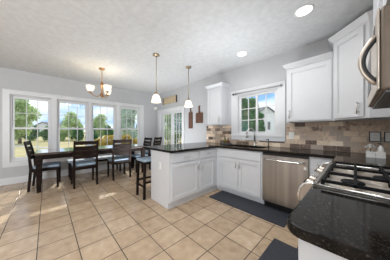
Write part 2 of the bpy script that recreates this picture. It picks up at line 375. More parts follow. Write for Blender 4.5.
MB().tube([(-1.90, 3.045, 2.035), (-.905, 3.045, 2.035)], .012).build('roll', M['blind'], rb)
MB().lathe([(.012, -.035), (.022, -.02), (.022, .0)], (-1.905, 3.045, 2.035), 12, (1, 0, 0)).build('end_cap', M['darkgrey'], rb)
for bx0 in (-1.87, -.94): MB().box(bx0, bx0 + .02, 3.04, 3.068, 2.02, 2.055).build('bracket', M['darkgrey'], rb)

# glazed double door at the end of the back wall
struct('trim_3', MB().cells(FB, [-5.29, D0 + .012, D1 - .012, -3.70], [0, DZ - .012, 2.005], .001, .022, lambda a, b: not (D0 + .012 < a < D1 - .012 and b < DZ - .012)), M['trim'])
e = bpy.data.objects.new('door_1', None); C.objects.link(e); e['kind'] = 'structure'; e.location = ((D0 + D1) / 2, YB, 0)
MB().cells(FB, [D0 + .001, D0 + .04, D1 - .04, D1 - .001], [.0, DZ - .035, DZ - .001], -.14, .0, lambda a, b: not (D0 + .04 < a < D1 - .04 and b < DZ - .035)).build('frame', M['trim'], e)
sash(e, FB, D0 + .041, -4.437, .02, DZ - .037, (-4.99, -4.525, .24, 1.815), -.10, -.06, 3, 5, .010)
d2 = sash(e, FB, -4.433, D1 - .041, .02, DZ - .037, (-4.365, -3.915, .24, 1.815), -.10, -.06, 3, 5, .010)
MB().fbox(FB, -4.415, -4.385, .92, 1.08, -.06, -.052).tube([(-4.40, 3.155, 1.0), (-4.40, 3.11, 1.0), (-4.31, 3.11, 1.0)], .009).build('handle', M['nickel'], d2)

# ------------------------------------------------------------------ cabinets
def pull(F, a, b, c, L, vert, parent):
    m = MB()
    if vert: p0, p1 = F(a, b - L / 2, c + .028), F(a, b + L / 2, c + .028); q = [(a, b - L * .36), (a, b + L * .36)]
    else: p0, p1 = F(a - L / 2, b, c + .028), F(a + L / 2, b, c + .028); q = [(a - L * .36, b), (a + L * .36, b)]
    m.tube([p0, p1], .0062, 8)
    for x, z in q: m.tube([F(x, z, c - .0005), F(x, z, c + .028)], .0048, 8)
    return m.build('handle', M['nickel'], parent)
def panel(F, a0, a1, b0, b1, name, parent, fw=.057, c=0.0, t=.020):
    """shaker front: raised frame, recessed field with a small inner step"""
    m = MB().cells(F, [a0, a0 + fw, a1 - fw, a1], [b0, b0 + fw, b1 - fw, b1], c + .0005, c + t, lambda a, b: not (a0 + fw < a < a1 - fw and b0 + fw < b < b1 - fw))
    m.cells(F, [a0 + fw, a0 + fw + .008, a1 - fw - .008, a1 - fw], [b0 + fw, b0 + fw + .008, b1 - fw - .008, b1 - fw], c + .0005, c + t - .006, lambda a, b: not (a0 + fw + .008 < a < a1 - fw - .008 and b0 + fw + .008 < b < b1 - fw - .008))
    m.fbox(F, a0 + fw + .008, a1 - fw - .008, b0 + fw + .008, b1 - fw - .008, c + .0005, c + t - .012)
    return m.build(name, M['cabinet'], parent)
def slab(F, a0, a1, b0, b1, name, parent, c=0.0, t=.020):
    return MB().fbox(F, a0, a1, b0, b1, c + .0005, c + t).build(name, M['cabinet'], parent, bevel=.003)

# peninsula units: fronts face +x
FP = Frame((-1.96, 0, 0), (0, 1, 0), (1, 0, 0))
def pen_unit(y0, y1, label, hand, end=False):
    t = thing('base_cabinet', label, 'cabinet', (-2.25, (y0 + y1) / 2, 0))
    b = MB().box(-2.54, -1.96, y0, y1 - .001, .10, .875).box(-2.54, -2.0, y0, y1 - .001, 0, .10)
    b.build('body', M['cabinet'], t)
    dr = slab(FP, y0 + .025, y1 - .02, .715, .855, 'drawer', t); pull(FP, (y0 + y1) / 2, .785, .02, .13, False, dr)
    d = panel(FP, y0 + .025, y1 - .02, .125, .695, 'door', t)
    pull(FP, y1 - .05 if hand > 0 else y0 + .055, .60, .02, .13, True, d)
    return t
pen_unit(1.347, 1.972, 'white peninsula base cabinet nearest the dining area, with flat end panel', 1)
pen_unit(1.973, 2.42, 'narrow white base cabinet between the peninsula end cabinet and inner corner', -1)
t = thing('base_cabinet', 'white blind corner filler between peninsula and sink cabinets', 'cabinet', (-2.25, 2.76, 0))
MB().prism([(-2.54, 2.421), (-1.96, 2.421), (-1.96, 2.50), (-1.905, 2.50), (-1.905, 3.088), (-2.54, 3.088)], .10, .875).box(-2.54, -2.0, 2.421, 2.565, 0, .10).box(-2.54, -1.905, 2.565, 3.088, 0, .10).build('body', M['cabinet'], t)
# sink base
FS = Frame((0, 2.50, 0), (1, 0, 0), (0, -1, 0))
t = thing('base_cabinet', 'white double-door sink base cabinet left of the dishwasher', 'cabinet', (-1.47, 2.8, 0))
MB().cells(Frame((0, 2.5, 0), (1, 0, 0), (0, 1, 0)), [-1.904, -1.88, -1.06, -1.036], [.10, .12, .875], .02, .588, lambda a, b: not (-1.88 < a < -1.06 and b > .12)).box(-1.904, -1.036, 2.50, 2.52, .10, .875).box(-1.904, -1.036, 2.565, 3.088, 0, .10).build('body', M['cabinet'], t)
slab(FS, -1.868, -1.06, .715, .855, 'drawer_front', t)
d = panel(FS, -1.868, -1.468, .125, .695, 'door', t); pull(FS, -1.50, .60, .02, .13, True, d)
d = panel(FS, -1.460, -1.06, .125, .695, 'door', t); pull(FS, -1.428, .60, .02, .13, True, d)
# dishwasher
t = thing('dishwasher', 'stainless steel dishwasher with bowed bar handle under the dark counter', 'dishwasher', (-.725, 2.8, 0))
MB().box(-1.028, -.424, 2.52, 3.08, .10, .87).build('body', M['darkgrey'], t)
MB().box(-1.028, -.424, 2.475, 2.519, .115, .835).build('door', M['steel'], t, bevel=.004)
MB().box(-1.028, -.424, 2.482, 2.519, .838, .868).build('control_strip', M['black'], t, bevel=.003)
MB().box(-1.02, -.43, 2.57, 3.0, 0, .098).build('kick_plate', M['black'], t)
hp = [(-.98 + .51 * k / 14, 2.475 - .045 * math.sin(PI * min(1, max(0, k / 14)) ) ** .45 if 0 < k < 14 else 2.474, .772) for k in range(15)]
MB().tube(hp, .013, 10).build('handle', M['chrome'], t)
MB().box(-.478, -.448, 2.4725, 2.4755, .69, .73).build('badge', M['plastic'], t)
# right corner base
t = thing('base_cabinet', 'white corner base cabinet between dishwasher and gas range', 'cabinet', (0.0, 2.7, 0))
MB().prism([(-.422, 3.088), (-.422, 2.50), (-.13, 2.50), (-.13, 1.812), (.438, 1.812), (.438, 3.088)], .10, .875).prism([(-.422, 3.088), (-.422, 2.565), (-.07, 2.565), (-.07, 1.812), (.438, 1.812), (.438, 3.088)], 0, .10).build('body', M['cabinet'], t)
dr = slab(FS, -.405, -.165, .715, .855, 'drawer', t); pull(FS, -.29, .785, .02, .10, False, dr)
d = panel(FS, -.405, -.165, .125, .695, 'door', t); pull(FS, -.37, .60, .02, .13, True, d)
FC = Frame((-.13, 0, 0), (0, 1, 0), (-1, 0, 0))
dr = slab(FC, 1.835, 2.44, .715, .855, 'drawer', t); pull(FC, 2.14, .785, .02, .13, False, dr)
d = panel(FC, 1.835, 2.44, .125, .695, 'door', t); pull(FC, 1.89, .60, .02, .13, True, d)
# near base cabinet, beside the camera
t = thing('base_cabinet', 'white base cabinet in the foreground under the near black granite counter', 'cabinet', (.15, .82, 0))
MB().box(-.118, .438, .612, 1.034, .10, .875).box(-.06, .438, .612, 1.034, 0, .10).build('body', M['cabinet'], t)
FE = Frame((0, .612, 0), (1, 0, 0), (0, -1, 0))
panel(FE, -.118, .437, .0, .875, 'end_panel', t, fw=.05, t=.016)
FN = Frame((-.118, 0, 0), (0, 1, 0), (-1, 0, 0))
dr = slab(FN, .63, 1.015, .715, .855, 'drawer', t); pull(FN, .82, .785, .02, .13, False, dr)
d = panel(FN, .63, 1.015, .125, .695, 'door', t); pull(FN, .97, .60, .02, .13, True, d)

# counters
FT = Frame((0, 0, 0), (1, 0, 0), (0, 0, 1))
class Flat:                                   # a = x, b = y, c = z
    def __call__(s, a, b, c): return Vector((a, b, c))
xs = [-2.83, -1.905, -1.83, -1.10, -.165, .438]; ys = [1.32, 1.806, 2.457, 2.57, 2.945, 3.0895]
def ct(a, b):
    if a < -1.905: return True
    if b > 2.457: return not (-1.83 < a < -1.10 and 2.57 < b < 2.945)
    return a > -.165 and b > 1.806
o = MB().cells(Flat(), xs, ys, .8765, .914, ct).build('countertop', M['granite'], None, bevel=.009)
tag(o, 'dark granite countertop running along peninsula, sink wall and far corner', 'countertop')
rr = [(-.165 + .055 * (1 - math.cos(k * PI / 12)), .555 + .055 * (1 - math.sin(k * PI / 12))) for k in range(7)]
o = MB().prism(rr[::1] + [(.438, .555), (.438, 1.036), (-.165, 1.036)], .8765, .914).build('countertop', M['granite'], None, bevel=.009)
tag(o, 'speckled black granite countertop in the near foreground beside the range', 'countertop')
# sink and taps
t = thing('kitchen_sink', 'dark undermount sink set in the counter below the window', 'sink', (-1.465, 2.757, .7))
MB().cells(Flat(), [-1.838, -1.826, -1.48, -1.45, -1.104, -1.092], [2.562, 2.574, 2.941, 2.953], .70, .875, lambda a, b: not ((-1.826 < a < -1.48 or -1.45 < a < -1.104) and 2.574 < b < 2.941)).build('rim', M['sink'], t)
MB().box(-1.838, -1.092, 2.562, 2.953, .685, .6995).build('basin', M['sink'], t)
for dx in (-1.65, -1.28): MB().lathe([(.04, 0), (.04, .006), (.02, .006)], (dx, 2.76, .6996), 14).build('drain', M['chrome'], t)
t = thing('faucet', 'brushed steel gooseneck faucet behind the sink', 'faucet', (-1.40, 3.0, .9145))
MB().lathe([(.027, 0), (.027, .01), (.018, .02), (.016, .07)], (-1.40, 3.0, .9145), 14).build('base', M['nickel'], t)
pts = [(-1.40, 3.0, .98), (-1.40, 3.0, 1.17)]
for k in range(1, 9):
    q = PI * k / 9; r_ = .085; u = r_ * (1 - math.cos(q))
    pts.append((-1.40 - u * .55, 3.0 - u * .83, 1.17 + r_ * math.sin(q)))
pts.append((-1.40 - .17 * .55, 3.0 - .17 * .83, 1.15))
MB().tube(pts, .0125, 10).build('neck', M['nickel'], t)
MB().tube([(-1.40 - .17 * .55, 3.0 - .17 * .83, 1.15), (-1.40 - .17 * .55, 3.0 - .17 * .83, 1.07)], [.0125, .016], 10).build('spray_head', M['nickel'], t)
MB().tube([(-1.385, 3.0, .965), (-1.33, 2.99, .985)], .007, 8).build('lever', M['nickel'], t)
t = thing('soap_pump', 'small dark soap pump right of the faucet', 'soap pump', (-1.13, 3.0, .9145))
MB().lathe([(.022, 0), (.022, .008), (.010, .015), (.008, .12)], (-1.13, 3.0, .9145), 12).build('base', M['darkgrey'], t)
MB().tube([(-1.13, 3.0, 1.03), (-1.13, 3.0, 1.055), (-1.15, 2.95, 1.045)], .008, 8).build('spout', M['darkgrey'], t)

# wall cabinets
def crown(poly, ds, z0, parent, h=.075, p=.05):
    rings = []
    for z, q in ((0, .006), (.012, .012), (.02, .014), (.055, .86 * p), (.062, p), (h, p)):
        rings.append([(x, y, z0 + z) for x, y in offset_poly(poly, [d * q for d in ds])])
    return MB().loft(rings).build('crown_moulding', M['cabinet'], parent)
ZB = 1.352
def wall_cab(x0, x1, z1, label, hand):
    t = thing('wall_cabinet', label, 'cabinet', ((x0 + x1) / 2, 2.95, ZB))
    MB().box(x0, x1, 2.815, 3.098, ZB + .018, z1).box(x0, x1, 2.815, 2.833, ZB, ZB + .018).box(x0, x0 + .018, 2.833, 3.0875, ZB, ZB + .018).box(x1 - .018, x1, 2.833, 3.0875, ZB, ZB + .018).build('body', M['cabinet'], t)
    F = Frame((0, 2.815, 0), (1, 0, 0), (0, -1, 0))
    d = panel(F, x0 + .014, x1 - .014, ZB + .02, z1 - .02, 'door', t)
    pull(F, x1 - .045 if hand > 0 else x0 + .045, ZB + .12, .02, .13, True, d)
    return t
c1 = wall_cab(-2.488, -2.079, 2.215, 'white wall cabinet left of the kitchen window', 1)
crown([(-2.488, 2.815), (-2.079, 2.815), (-2.079, 3.098), (-2.488, 3.098)], [1, 1, 0, 1], 2.2155, c1)
c2 = wall_cab(-.775, -.209, 2.205, 'white single-door wall cabinet right of the kitchen window', -1)
crown([(-.775, 2.815), (-.209, 2.815), (-.209, 3.098), (-.775, 3.098)], [1, 0, 0, 1], 2.2055, c2)
t = thing('wall_cabinet', 'tall white diagonal corner wall cabinet beside the microwave', 'cabinet', (.2, 2.9, ZB))
cp = [(-.207, 2.815), (.10, 2.508), (.10, 2.49), (.438, 2.49), (.438, 3.098), (-.207, 3.098)]
cp = [(-.207, 2.80), (.105, 2.488), (.438, 2.488), (.438, 3.098), (-.207, 3.098)]
MB().prism(cp, ZB + .018, 2.395).build('body', M['cabinet'], t)
q = .018
MB().prism([(-.207, 2.80), (.105, 2.488), (.105 + q * 1.41, 2.488), (-.207, 2.80 + q * 1.41)], ZB, ZB + .018).box(.13, .438, 2.488, 2.506, ZB, ZB + .018).build('light_rail', M['cabinet'], t)
FD = Frame((-.207, 2.80, 0), (1, -1, 0), (-1, -1, 0))
d = panel(FD, .028, .398, ZB + .022, 2.375, 'door', t); pull(FD, .355, ZB + .12, .02, .13, True, d)
crown(cp, [1, 1, 0, 0, 1], 2.3955, t)
t = thing('wall_cabinet', 'short white wall cabinet directly above the microwave', 'cabinet', (.27, 1.42, 1.76))
MB().box(.115, .438, 1.037, 1.80, 1.765, 2.395).build('body', M['cabinet'], t)
FM = Frame((.115, 0, 0), (0, 1, 0), (-1, 0, 0))
for a0, a1, h_ in ((1.045, 1.413, 1.38), (1.423, 1.792, 1.455)):
    panel(FM, a0, a1, 1.775, 2.38, 'door', t)
crown([(.115, 1.80), (.115, 1.037), (.438, 1.037), (.438, 1.80)], [1, 1, 0, 1], 2.3955, t)

# microwave over the range
t = thing('microwave', 'stainless over-the-range microwave with bowed handle', 'microwave', (.25, 1.42, 1.39))
MB().box(.076, .436, 1.04, 1.797, 1.386, 1.752).build('body', M['brownsteel'], t, bevel=.014, seg=3)
MB().box(.066, .0755, 1.25, 1.790, 1.392, 1.748).build('door', M['mwsteel'], t, bevel=.004)
MB().box(.066, .0755, 1.047, 1.247, 1.392, 1.748).build('control_panel', M['mwsteel'], t, bevel=.004)
MB().box(.0645, .0665, 1.42, 1.74, 1.46, 1.70).build('door_window', M['black'], t)
MB().box(.0645, .0665, 1.15, 1.22, 1.68, 1.72).build('display', M['black'], t)
MB().box(.09, .43, 1.05, 1.79, 1.376, 1.3855).build('vent_grille', M['black'], t)
hp = []
for k in range(17):
    s_ = k / 16; hp.append((.066 - .050 * math.sin(PI * s_) ** .8, 1.085, 1.425 + .22 * s_))
hd = MB().tube(hp, .0085, 10).build('handle', M['mwsteel'], t)
MB().tube([(min(x + .010, .066), y + .001, 1.535 + (z - 1.535) * .95) for x, y, z in hp], .0085, 10).build('inner_shade', M['black'], hd)  # black tube added as the shaded gap between handle and door
MB().box(.15, .36, 1.15, 1.35, 1.372, 1.3765).build('cooktop_lamp', M['plastic'], t)

# ------------------------------------------------------------------ range
t = thing('gas_range', 'stainless gas range with black cast-iron grates and front knobs', 'range', (.12, 1.42, 0))
y0, y1 = 1.040, 1.802
MB().box(-.15, .43, y0, y1, .09, .895).build('body', M['steel'], t)
MB().box(-.10, .40, y0 + .02, y1 - .02, 0, .09).build('base', M['black'], t)
prof = [(-.145, .925), (-.158, .925), (-.172, .908), (-.188, .872), (-.198, .835), (-.20, .80), (-.15, .79), (-.145, .80)]
endp = [(-.145, .925), (-.165, .926), (-.20, .914), (-.220, .885), (-.227, .85), (-.222, .80)]
MB().loft([[(x, y, z) for x, z in prof] for y in (y0 + .006, y1 - .006)]).build('control_panel', M['satin'], t, bevel=.003)
for ya in (y0, y1 - .006):
    MB().loft([[(x, y, z) for x, z in endp + [(-.15, .80)]] for y in (ya + .001, ya + .005)]).build('end_plate', M['steel'], t)
    MB().tube([(x, ya + .003, z) for x, z in endp], .0065, 8).build('end_trim', M['chrome'], t)
MB().box(-.195, -.1505, y0 + .005, y1 - .005, .25, .775).build('oven_door', M['steel'], t, bevel=.006)
MB().box(-.1965, -.1945, y0 + .10, y1 - .10, .36, .62).build('oven_window', M['black'], t)
hb = MB().tube([(-.235, y0 + .03, .735), (-.235, y1 - .03, .735)], .012, 10)
for y in (y0 + .06, y1 - .06): hb.tube([(-.195, y, .735), (-.235, y, .735)], .009, 8)
hb.build('oven_handle', M['chrome'], t)
MB().box(-.19, -.1505, y0 + .005, y1 - .005, .10, .24).build('drawer', M['steel'], t, bevel=.006)
MB().box(-.144, .43, y0 + .012, y1 - .012, .8955, .912).build('cooktop', M['cooktop'], t)
for y in (y0, y1 - .012):
    MB().box(-.146, .435, y, y + .012, .90, .916).build('side_edge', M['satin'], t)
    MB().tube([(-.146, y + .006, .9225), (.435, y + .006, .9225)], .0062, 8).build('side_rail', M['chrome'], t)
MB().box(.40, .436, y0, y1, .912, .945).build('back_trim', M['chrome'], t, bevel=.004)
nrm = Vector((-.92, 0, .40)).normalized()
for y in (1.17, 1.27, 1.565, 1.665):
    k = MB().lathe([(.026, 0), (.026, .006), (.021, .008), (.019, .030), (.016, .034)], (-.183, y, .884), 16, nrm).build('knob', M['mwsteel'], t)
    MB().lathe([(.030, -.001), (.030, .003), (.0265, .003)], (-.183, y, .884), 16, nrm).build('bezel', M['black'], k)
    p = Vector((-.183, y, .884)) + nrm * .034
    MB().tube([p + Vector((-.012, 0, -.016)) + nrm * .003, p + Vector((.010, 0, .0135)) + nrm * .003], .004, 6).build('pointer', M['black'], k)
for bx, by, r_ in ((-.01, 1.19, .05), (.26, 1.19, .04), (-.01, 1.65, .045), (.26, 1.65, .04), (.125, 1.42, .055)):
    b = MB().lathe([(r_ + .012, 0), (r_ + .012, .006), (r_, .010), (r_, .016)], (bx, by, .9125), 20).build('burner', M['cooktop'], t)
    MB().lathe([(r_ * .9, 0), (r_ * .95, .004), (r_ * .9, .010), (r_ * .5, .012)], (bx, by, .9288), 20).build('burner_cap', M['iron'], b)
gz0, gz1 = .936, .951
for k in range(3):
    ga, gb = y0 + .022 + k * .2395, y0 + .022 + k * .2395 + .236
    g = MB(); x0, x1 = -.128, .385; w = .014
    g.box(x0, x1, ga, ga + w, gz0, gz1).box(x0, x1, gb - w, gb, gz0, gz1)
    g.box(x0, x0 + w, ga, gb, gz0, gz1).box(x1 - w, x1, ga, gb, gz0, gz1)
    xm = (x0 + x1) / 2; g.box(xm - w / 2, xm + w / 2, ga, gb, gz0, gz1)
    ym = (ga + gb) / 2
    for xc in ((x0 + xm) / 2, (x1 + xm) / 2): g.box(xc - w / 2, xc + w / 2, ga, gb, gz0, gz1)
    for fx in (x0 + .006, xm, x1 - .006):
        for fy in (ga + .006, gb - .006): g.box(fx - .008, fx + .008, fy - .006, fy + .006, .9125, gz0)
    g.build('grate', M['iron'], t, bevel=.002)

# ------------------------------------------------------------------ dining furniture
t = thing('dining_table', 'long dark wooden dining table under the bank of windows', 'table', (-4.69, .98, 0))
MB().box(-5.12, -4.25, -.175, 2.09, .733, .78).build('tabletop', M['tablewood'], t, bevel=.005)
MB().cells(Flat(), [-5.06, -5.035, -4.335, -4.31], [-.12, -.095, 2.005, 2.03], .64, .7325, lambda a, b: not (-5.035 < a < -4.335 and -.095 < b < 2.005)).build('apron', M['darkwood'], t)
for lx in (-5.055, -4.315):
    for ly in (-.115, 2.025):
        MB().bar([(lx, ly, 0), (lx, ly, .60), (lx, ly, .7323)], [(.065, .065), (.095, .095), (.095, .095)]).build('leg', M['darkwood'], t, bevel=.004)
def make_chair():
    t = thing('dining_chair', 'dark wooden ladder-back dining chair nearest the camera on the near table side', 'chair', group='ladder-back dining chairs round the table')
    w = .205
    for s in (-1, 1):
        MB().bar([(s * w, -.235, 0), (s * w, -.20, .44), (s * w, -.225, .70), (s * w, -.29, 1.0)], [(.034, .036), (.042, .045), (.038, .036), (.034, .026)]).build('rear_leg', M['darkwood'], t)
        MB().bar([(s * w, .205, 0), (s * w, .20, .44)], [(.032, .032), (.042, .042)]).build('front_leg', M['darkwood'], t)
    MB().box(-.185, .185, .185, .21, .375, .44).box(-.185, .185, -.215, -.19, .375, .44).box(-w - .012, -w + .012, -.18, .18, .375, .44).box(w - .012, w + .012, -.18, .18, .375, .44).build('seat_frame', M['darkwood'], t)
    MB().box(-.222, .222, -.172, .235, .4405, .492).build('seat_cushion', M['cushion'], t, bevel=.02, seg=3)
    for z0, z1 in ((.915, .992), (.80, .885), (.705, .79), (.615, .695)):
        def yb(z): return -.225 - (z - .70) * .217 if z > .70 else -.20 - (z - .44) * .096
        m = MB(); R = []
        for k in range(7):
            x = -w + .02 + (2 * w - .04) * k / 6; c_ = -.018 * (1 - ((k - 3) / 3) ** 2)
            R.append([(x, yb(z0) + c_ - .010, z0), (x, yb(z0) + c_ + .010, z0), (x, yb(z1) + c_ + .010, z1), (x, yb(z1) + c_ - .010, z1)])
        m.loft(R).build('back_slat', M['darkwood'], t)
    return t
ch = make_chair(); ch.location = (-4.30, .615, 0); ch.rotation_euler = (0, 0, PI / 2)
ch['label'] = 'left ladder-back chair of the two with backs to the camera'
dup(ch, (-4.335, 1.375, 0), PI / 2, 'right ladder-back chair of the two with backs to the camera')
dup(ch, (-4.69, -.01, 0), math.radians(-7), 'dark ladder-back chair at the left end of the table, seen side-on')
dup(ch, (-4.62, 2.07, 0), PI + .03, 'dark ladder-back chair at the right end of the table, by the peninsula')
dup(ch, (-4.93, 2.62, 0), math.radians(118), 'spare ladder-back chair in the room corner beside the glazed door')
t = thing('bench', 'low dark bench with pale blue cushion between table and windows', 'bench', (-5.0, 1.0, 0))
MB().box(-5.18, -4.86, .38, 1.62, .37, .42).build('seat_frame', M['darkwood'], t, bevel=.004)
MB().box(-5.19, -4.85, .37, 1.63, .4205, .475).build('cushion', M['bench'], t, bevel=.018, seg=3)
for lx in (-5.155, -4.885):
    for ly in (.42, 1.58): MB().bar([(lx, ly, 0), (lx, ly, .3695)], [(.035, .035), (.045, .045)]).build('leg', M['darkwood'], t)
t = thing('bar_stool', 'backless dark wood bar stool with blue-grey seat at the peninsula', 'stool', (-2.72, 1.40, 0))
MB().box(-2.875, -2.565, 1.225, 1.575, .615, .655).build('seat_frame', M['darkwood'], t, bevel=.004)
MB().box(-2.885, -2.555, 1.215, 1.585, .6555, .70).build('seat_cushion', M['cushion'], t, bevel=.02, seg=3)
for sx in (-1, 1):
    for sy in (-1, 1):
        MB().bar([(-2.72 + sx * .145, 1.40 + sy * .165, 0), (-2.72 + sx * .132, 1.40 + sy * .152, .6145)], [(.036, .036), (.04, .04)]).build('leg', M['darkwood'], t)
for sy in (-1, 1): MB().box(-2.84, -2.60, 1.40 + sy * .163 - .010, 1.40 + sy * .163 + .010, .20, .235).build('stretcher', M['darkwood'], t)
for sx in (-1, 1): MB().box(-2.72 + sx * .142 - .010, -2.72 + sx * .142 + .010, 1.26, 1.54, .27, .305).build('stretcher', M['darkwood'], t)

# ------------------------------------------------------------------ lamps
t = thing('chandelier', 'three-arm bronze chandelier with frosted bowl shades above dining area', 'chandelier', (-3.99, .90, 1.95))
cx, cy = -3.99, .90
MB().lathe([(.065, 0), (.065, -.012), (.045, -.03), (.012, -.036)], (cx, cy, H - .001), 24).build('canopy', M['bronze'], t)
MB().tube([(cx, cy, 2.594), (cx, cy, 2.34)], .008, 8).build('stem', M['bronze'], t)
MB().lathe([(.004, -.03), (.020, -.015), (.012, 0), (.03, .02), (.035, .05), (.018, .09), (.016, .20), (.030, .26), (.034, .30), (.020, .34), (.008, .365)], (cx, cy, 1.975), 20).build('column', M['bronze'], t)
for k in range(3):
    q = math.radians(-104.5 + 120 * k); ux, uy = math.cos(q), math.sin(q)
    ap = []
    for (r_, z) in ((.025, 2.06), (.05, 2.005), (.09, 1.985), (.15, 1.995), (.195, 2.025), (.215, 2.058)): ap.append((cx + ux * r_, cy + uy * r_, z))
    a = MB().tube(ap, .009, 8).build('arm', M['bronze'], t)
    px, py = cx + ux * .22, cy + uy * .22
    MB().lathe([(.010, 0), (.032, .012), (.034, .03)], (px, py, 2.052), 16).build('socket', M['bronze'], a)
    MB().lathe([(.030, 0), (.058, .022), (.074, .06), (.083, .125), (.079, .125), (.069, .06), (.053, .026), (.022, .006)], (px, py, 2.083), 24).build('shade', M['shade'], t)
    lamp('chandelier_bulb', 'POINT', (px, py, 2.20), 1.5, (1, .86, .66), shadow_soft_size=.05)
def pendant(x, y, label):
    t = thing('pendant_light', label, 'pendant lamp', (x, y, 1.74), 'pendants over the peninsula')
    MB().lathe([(.062, 0), (.062, -.012), (.05, -.022), (.012, -.028)], (x, y, H - .001), 24).build('canopy', M['brass'], t)
    MB().tube([(x, y, 2.602), (x, y, 1.93)], .0065, 8).build('stem', M['brass'], t)
    MB().lathe([(.010, .055), (.022, .045), (.030, .02), (.034, 0)], (x, y, 1.885), 18).build('socket', M['brass'], t)
    MB().lathe([(.030, .148), (.052, .135), (.068, .108), (.079, .070), (.086, .030), (.091, .0), (.087, .0), (.082, .030), (.075, .068), (.064, .104), (.049, .129), (.028, .142)], (x, y, 1.742), 24).build('shade', M['shade'], t)
    lamp('pendant_bulb', 'POINT', (x, y, 1.80), 1.2, (1, .86, .66), shadow_soft_size=.04)
pendant(-2.565, 1.464, 'pendant lamp with frosted dome nearer the dining area')
pendant(-2.565, 2.262, 'pendant lamp with frosted dome nearer the glazed door wall')
def downlight(x, y, label):
    t = thing('recessed_light', label, 'ceiling light', (x, y, H - .012), 'recessed ceiling lights')
    MB().lathe([(.080, -.002), (.098, -.006), (.10, -.001), (.080, -.0005)], (x, y, H), 28, cap=False).build('trim_ring', M['plastic'], t)
    MB().lathe([(.0, -.0035), (.0795, -.0035), (.0795, -.0005), (.0, -.0005)], (x, y, H), 28, cap=False).build('diffuser', M['lamp'], t)
    lamp('downlight_beam', 'SPOT', (x, y, H - .03), 8, (1, .93, .82), (0, 0, 0), spot_size=2.4, spot_blend=.8, shadow_soft_size=.07)
downlight(-.42, 2.19, 'recessed ceiling light nearest the tall corner cabinet')
downlight(-1.447, 2.593, 'recessed ceiling light above the kitchen sink')

# ------------------------------------------------------------------ wall things
t = thing('wall_plaque', 'tan rectangular plaque with dark ends above the glazed door', 'plaque', (-4.49, 3.08, 2.17))
MB().box(-4.87, -4.11, 3.075, 3.098, 2.175, 2.395).build('face', M['canvas'], t)
for x in (-4.905, -4.109): MB().box(x, x + .034, 3.068, 3.098, 2.165, 2.405).build('end_strip', M['darkbrown'], t)
def board(x0, x1, z0, z1, zh, hw_, label):
    xm = (x0 + x1) / 2
    P = [(x0, z0), (x1, z0), (x1, z1 - .02), (x1 - .02, z1), (xm + hw_, z1), (xm + hw_ * .8, zh - .05), (xm + hw_ * 1.25, zh), (xm - hw_ * 1.25, zh), (xm - hw_ * .8, zh - .05), (xm - hw_, z1), (x0 + .02, z1), (x0, z1 - .02)]
    o = MB().loft([[(x, y, z) for x, z in P] for y in (3.078, 3.098)]).build('cutting_board', M['walnut'], None, bevel=.003)
    return tag(o, label, 'cutting board', 'wooden boards hung on the wall')
board(-3.487, -3.322, 1.285, 1.775, 1.93, .022, 'long narrow dark wooden paddle board hung beside the glazed door')
board(-3.18, -2.905, 1.435, 1.725, 1.92, .028, 'wide square wooden cutting board hung left of the wall cabinet')
t = thing('motion_sensor', 'small white motion sensor up in the room corner', 'sensor', (-5.42, 3.07, 2.10))
MB().loft([[(-5.448, 3.02, z), (-5.37, 3.098, z), (-5.448, 3.098, z)] for z in (2.05, 2.15)]).build('case', M['plastic'], t)
MB().loft([[(-5.43, 3.028, z), (-5.385, 3.073, z), (-5.375, 3.06, z), (-5.415, 3.018, z)] for z in (2.06, 2.10)]).build('lens', M['ceramic'], t)
def outlet(F, a, b, label, w=.075, h=.115, frame=None, n=1):
    p = F(a, b, .001)
    t = thing('wall_outlet', label, 'outlet', p)
    if frame: MB().fbox(F, a - w / 2 - .010, a + w / 2 + .010, b - h / 2 - .010, b + h / 2 + .010, .0005, .005).build('surround', frame, t)
    MB().fbox(F, a - w / 2, a + w / 2, b - h / 2, b + h / 2, .001, .008).build('cover_plate', M['plastic'], t, bevel=.002)
    for k in range(n):
        x = a + (k - (n - 1) / 2) * .046
        r_ = MB().fbox(F, x - .017, x + .017, b - .034, b + .034, .0085, .0105).build('socket', M['ceramic'], t)
        MB().fbox(F, x - .008, x - .005, b + .012, b + .022, .0105, .011).fbox(F, x + .005, x + .008, b + .012, b + .022, .0105, .011).fbox(F, x - .008, x - .005, b - .022, b - .012, .0105, .011).fbox(F, x + .005, x + .008, b - .022, b - .012, .0105, .011).build('slot', M['darkgrey'], r_)
    return t
FBT = Frame((0, YB - .0105, 0), (1, 0, 0), (0, -1, 0))
outlet(FBT, -.775, 1.13, 'white wall outlet on the backsplash right of the kitchen window', .078, .118)
outlet(FBT, .178, 1.135, 'dark-framed wall outlet on the backsplash under the corner cabinet', .085, .112, M['darkgrey'], 1)
outlet(FBT, .305, 1.135, 'dark-framed wall outlet at the far right of the backsplash', .085, .112, M['darkgrey'], 1)
outlet(Frame((0, 1.3465, 0), (1, 0, 0), (0, -1, 0)), -2.23, .64, 'white outlet on the peninsula end panel', .07, .115)

# ------------------------------------------------------------------ things on the counters and floor
CT = .9145
t = thing('soap_dish', 'grey dish on the counter left of the sink', 'dish', (-2.02, 2.93, CT))
MB().loft([[(-2.02 + a * .105 * s_, 2.93 + b * .06 * s_, CT + z) for a, b in ((-1, -1), (1, -1), (1, 1), (-1, 1))] for s_, z in ((.85, 0), (1.0, .022), (.92, .022), (.80, .008))]).build('dish_body', M['tray'], t)
def bottle(x, y, z, r_, h_, m, label):
    t = thing('bottle', label, 'bottle', (x, y, z))
    MB().lathe([(r_, 0), (r_, h_ * .62), (r_ * .45, h_ * .78), (r_ * .42, h_ * .9)], (x, y, z), 14).build('glass_body', m, t)
    MB().lathe([(r_ * .5, 0), (r_ * .5, h_ * .1)], (x, y, z + h_ * .9), 12).build('cap', M['black'], t)
bottle(-2.065, 2.93, CT + .0085, .03, .165, M['olive'], 'olive bottle in the grey dish by the sink')
bottle(-1.985, 2.93, CT + .0085, .026, .13, M['amber'], 'amber bottle in the grey dish by the sink')
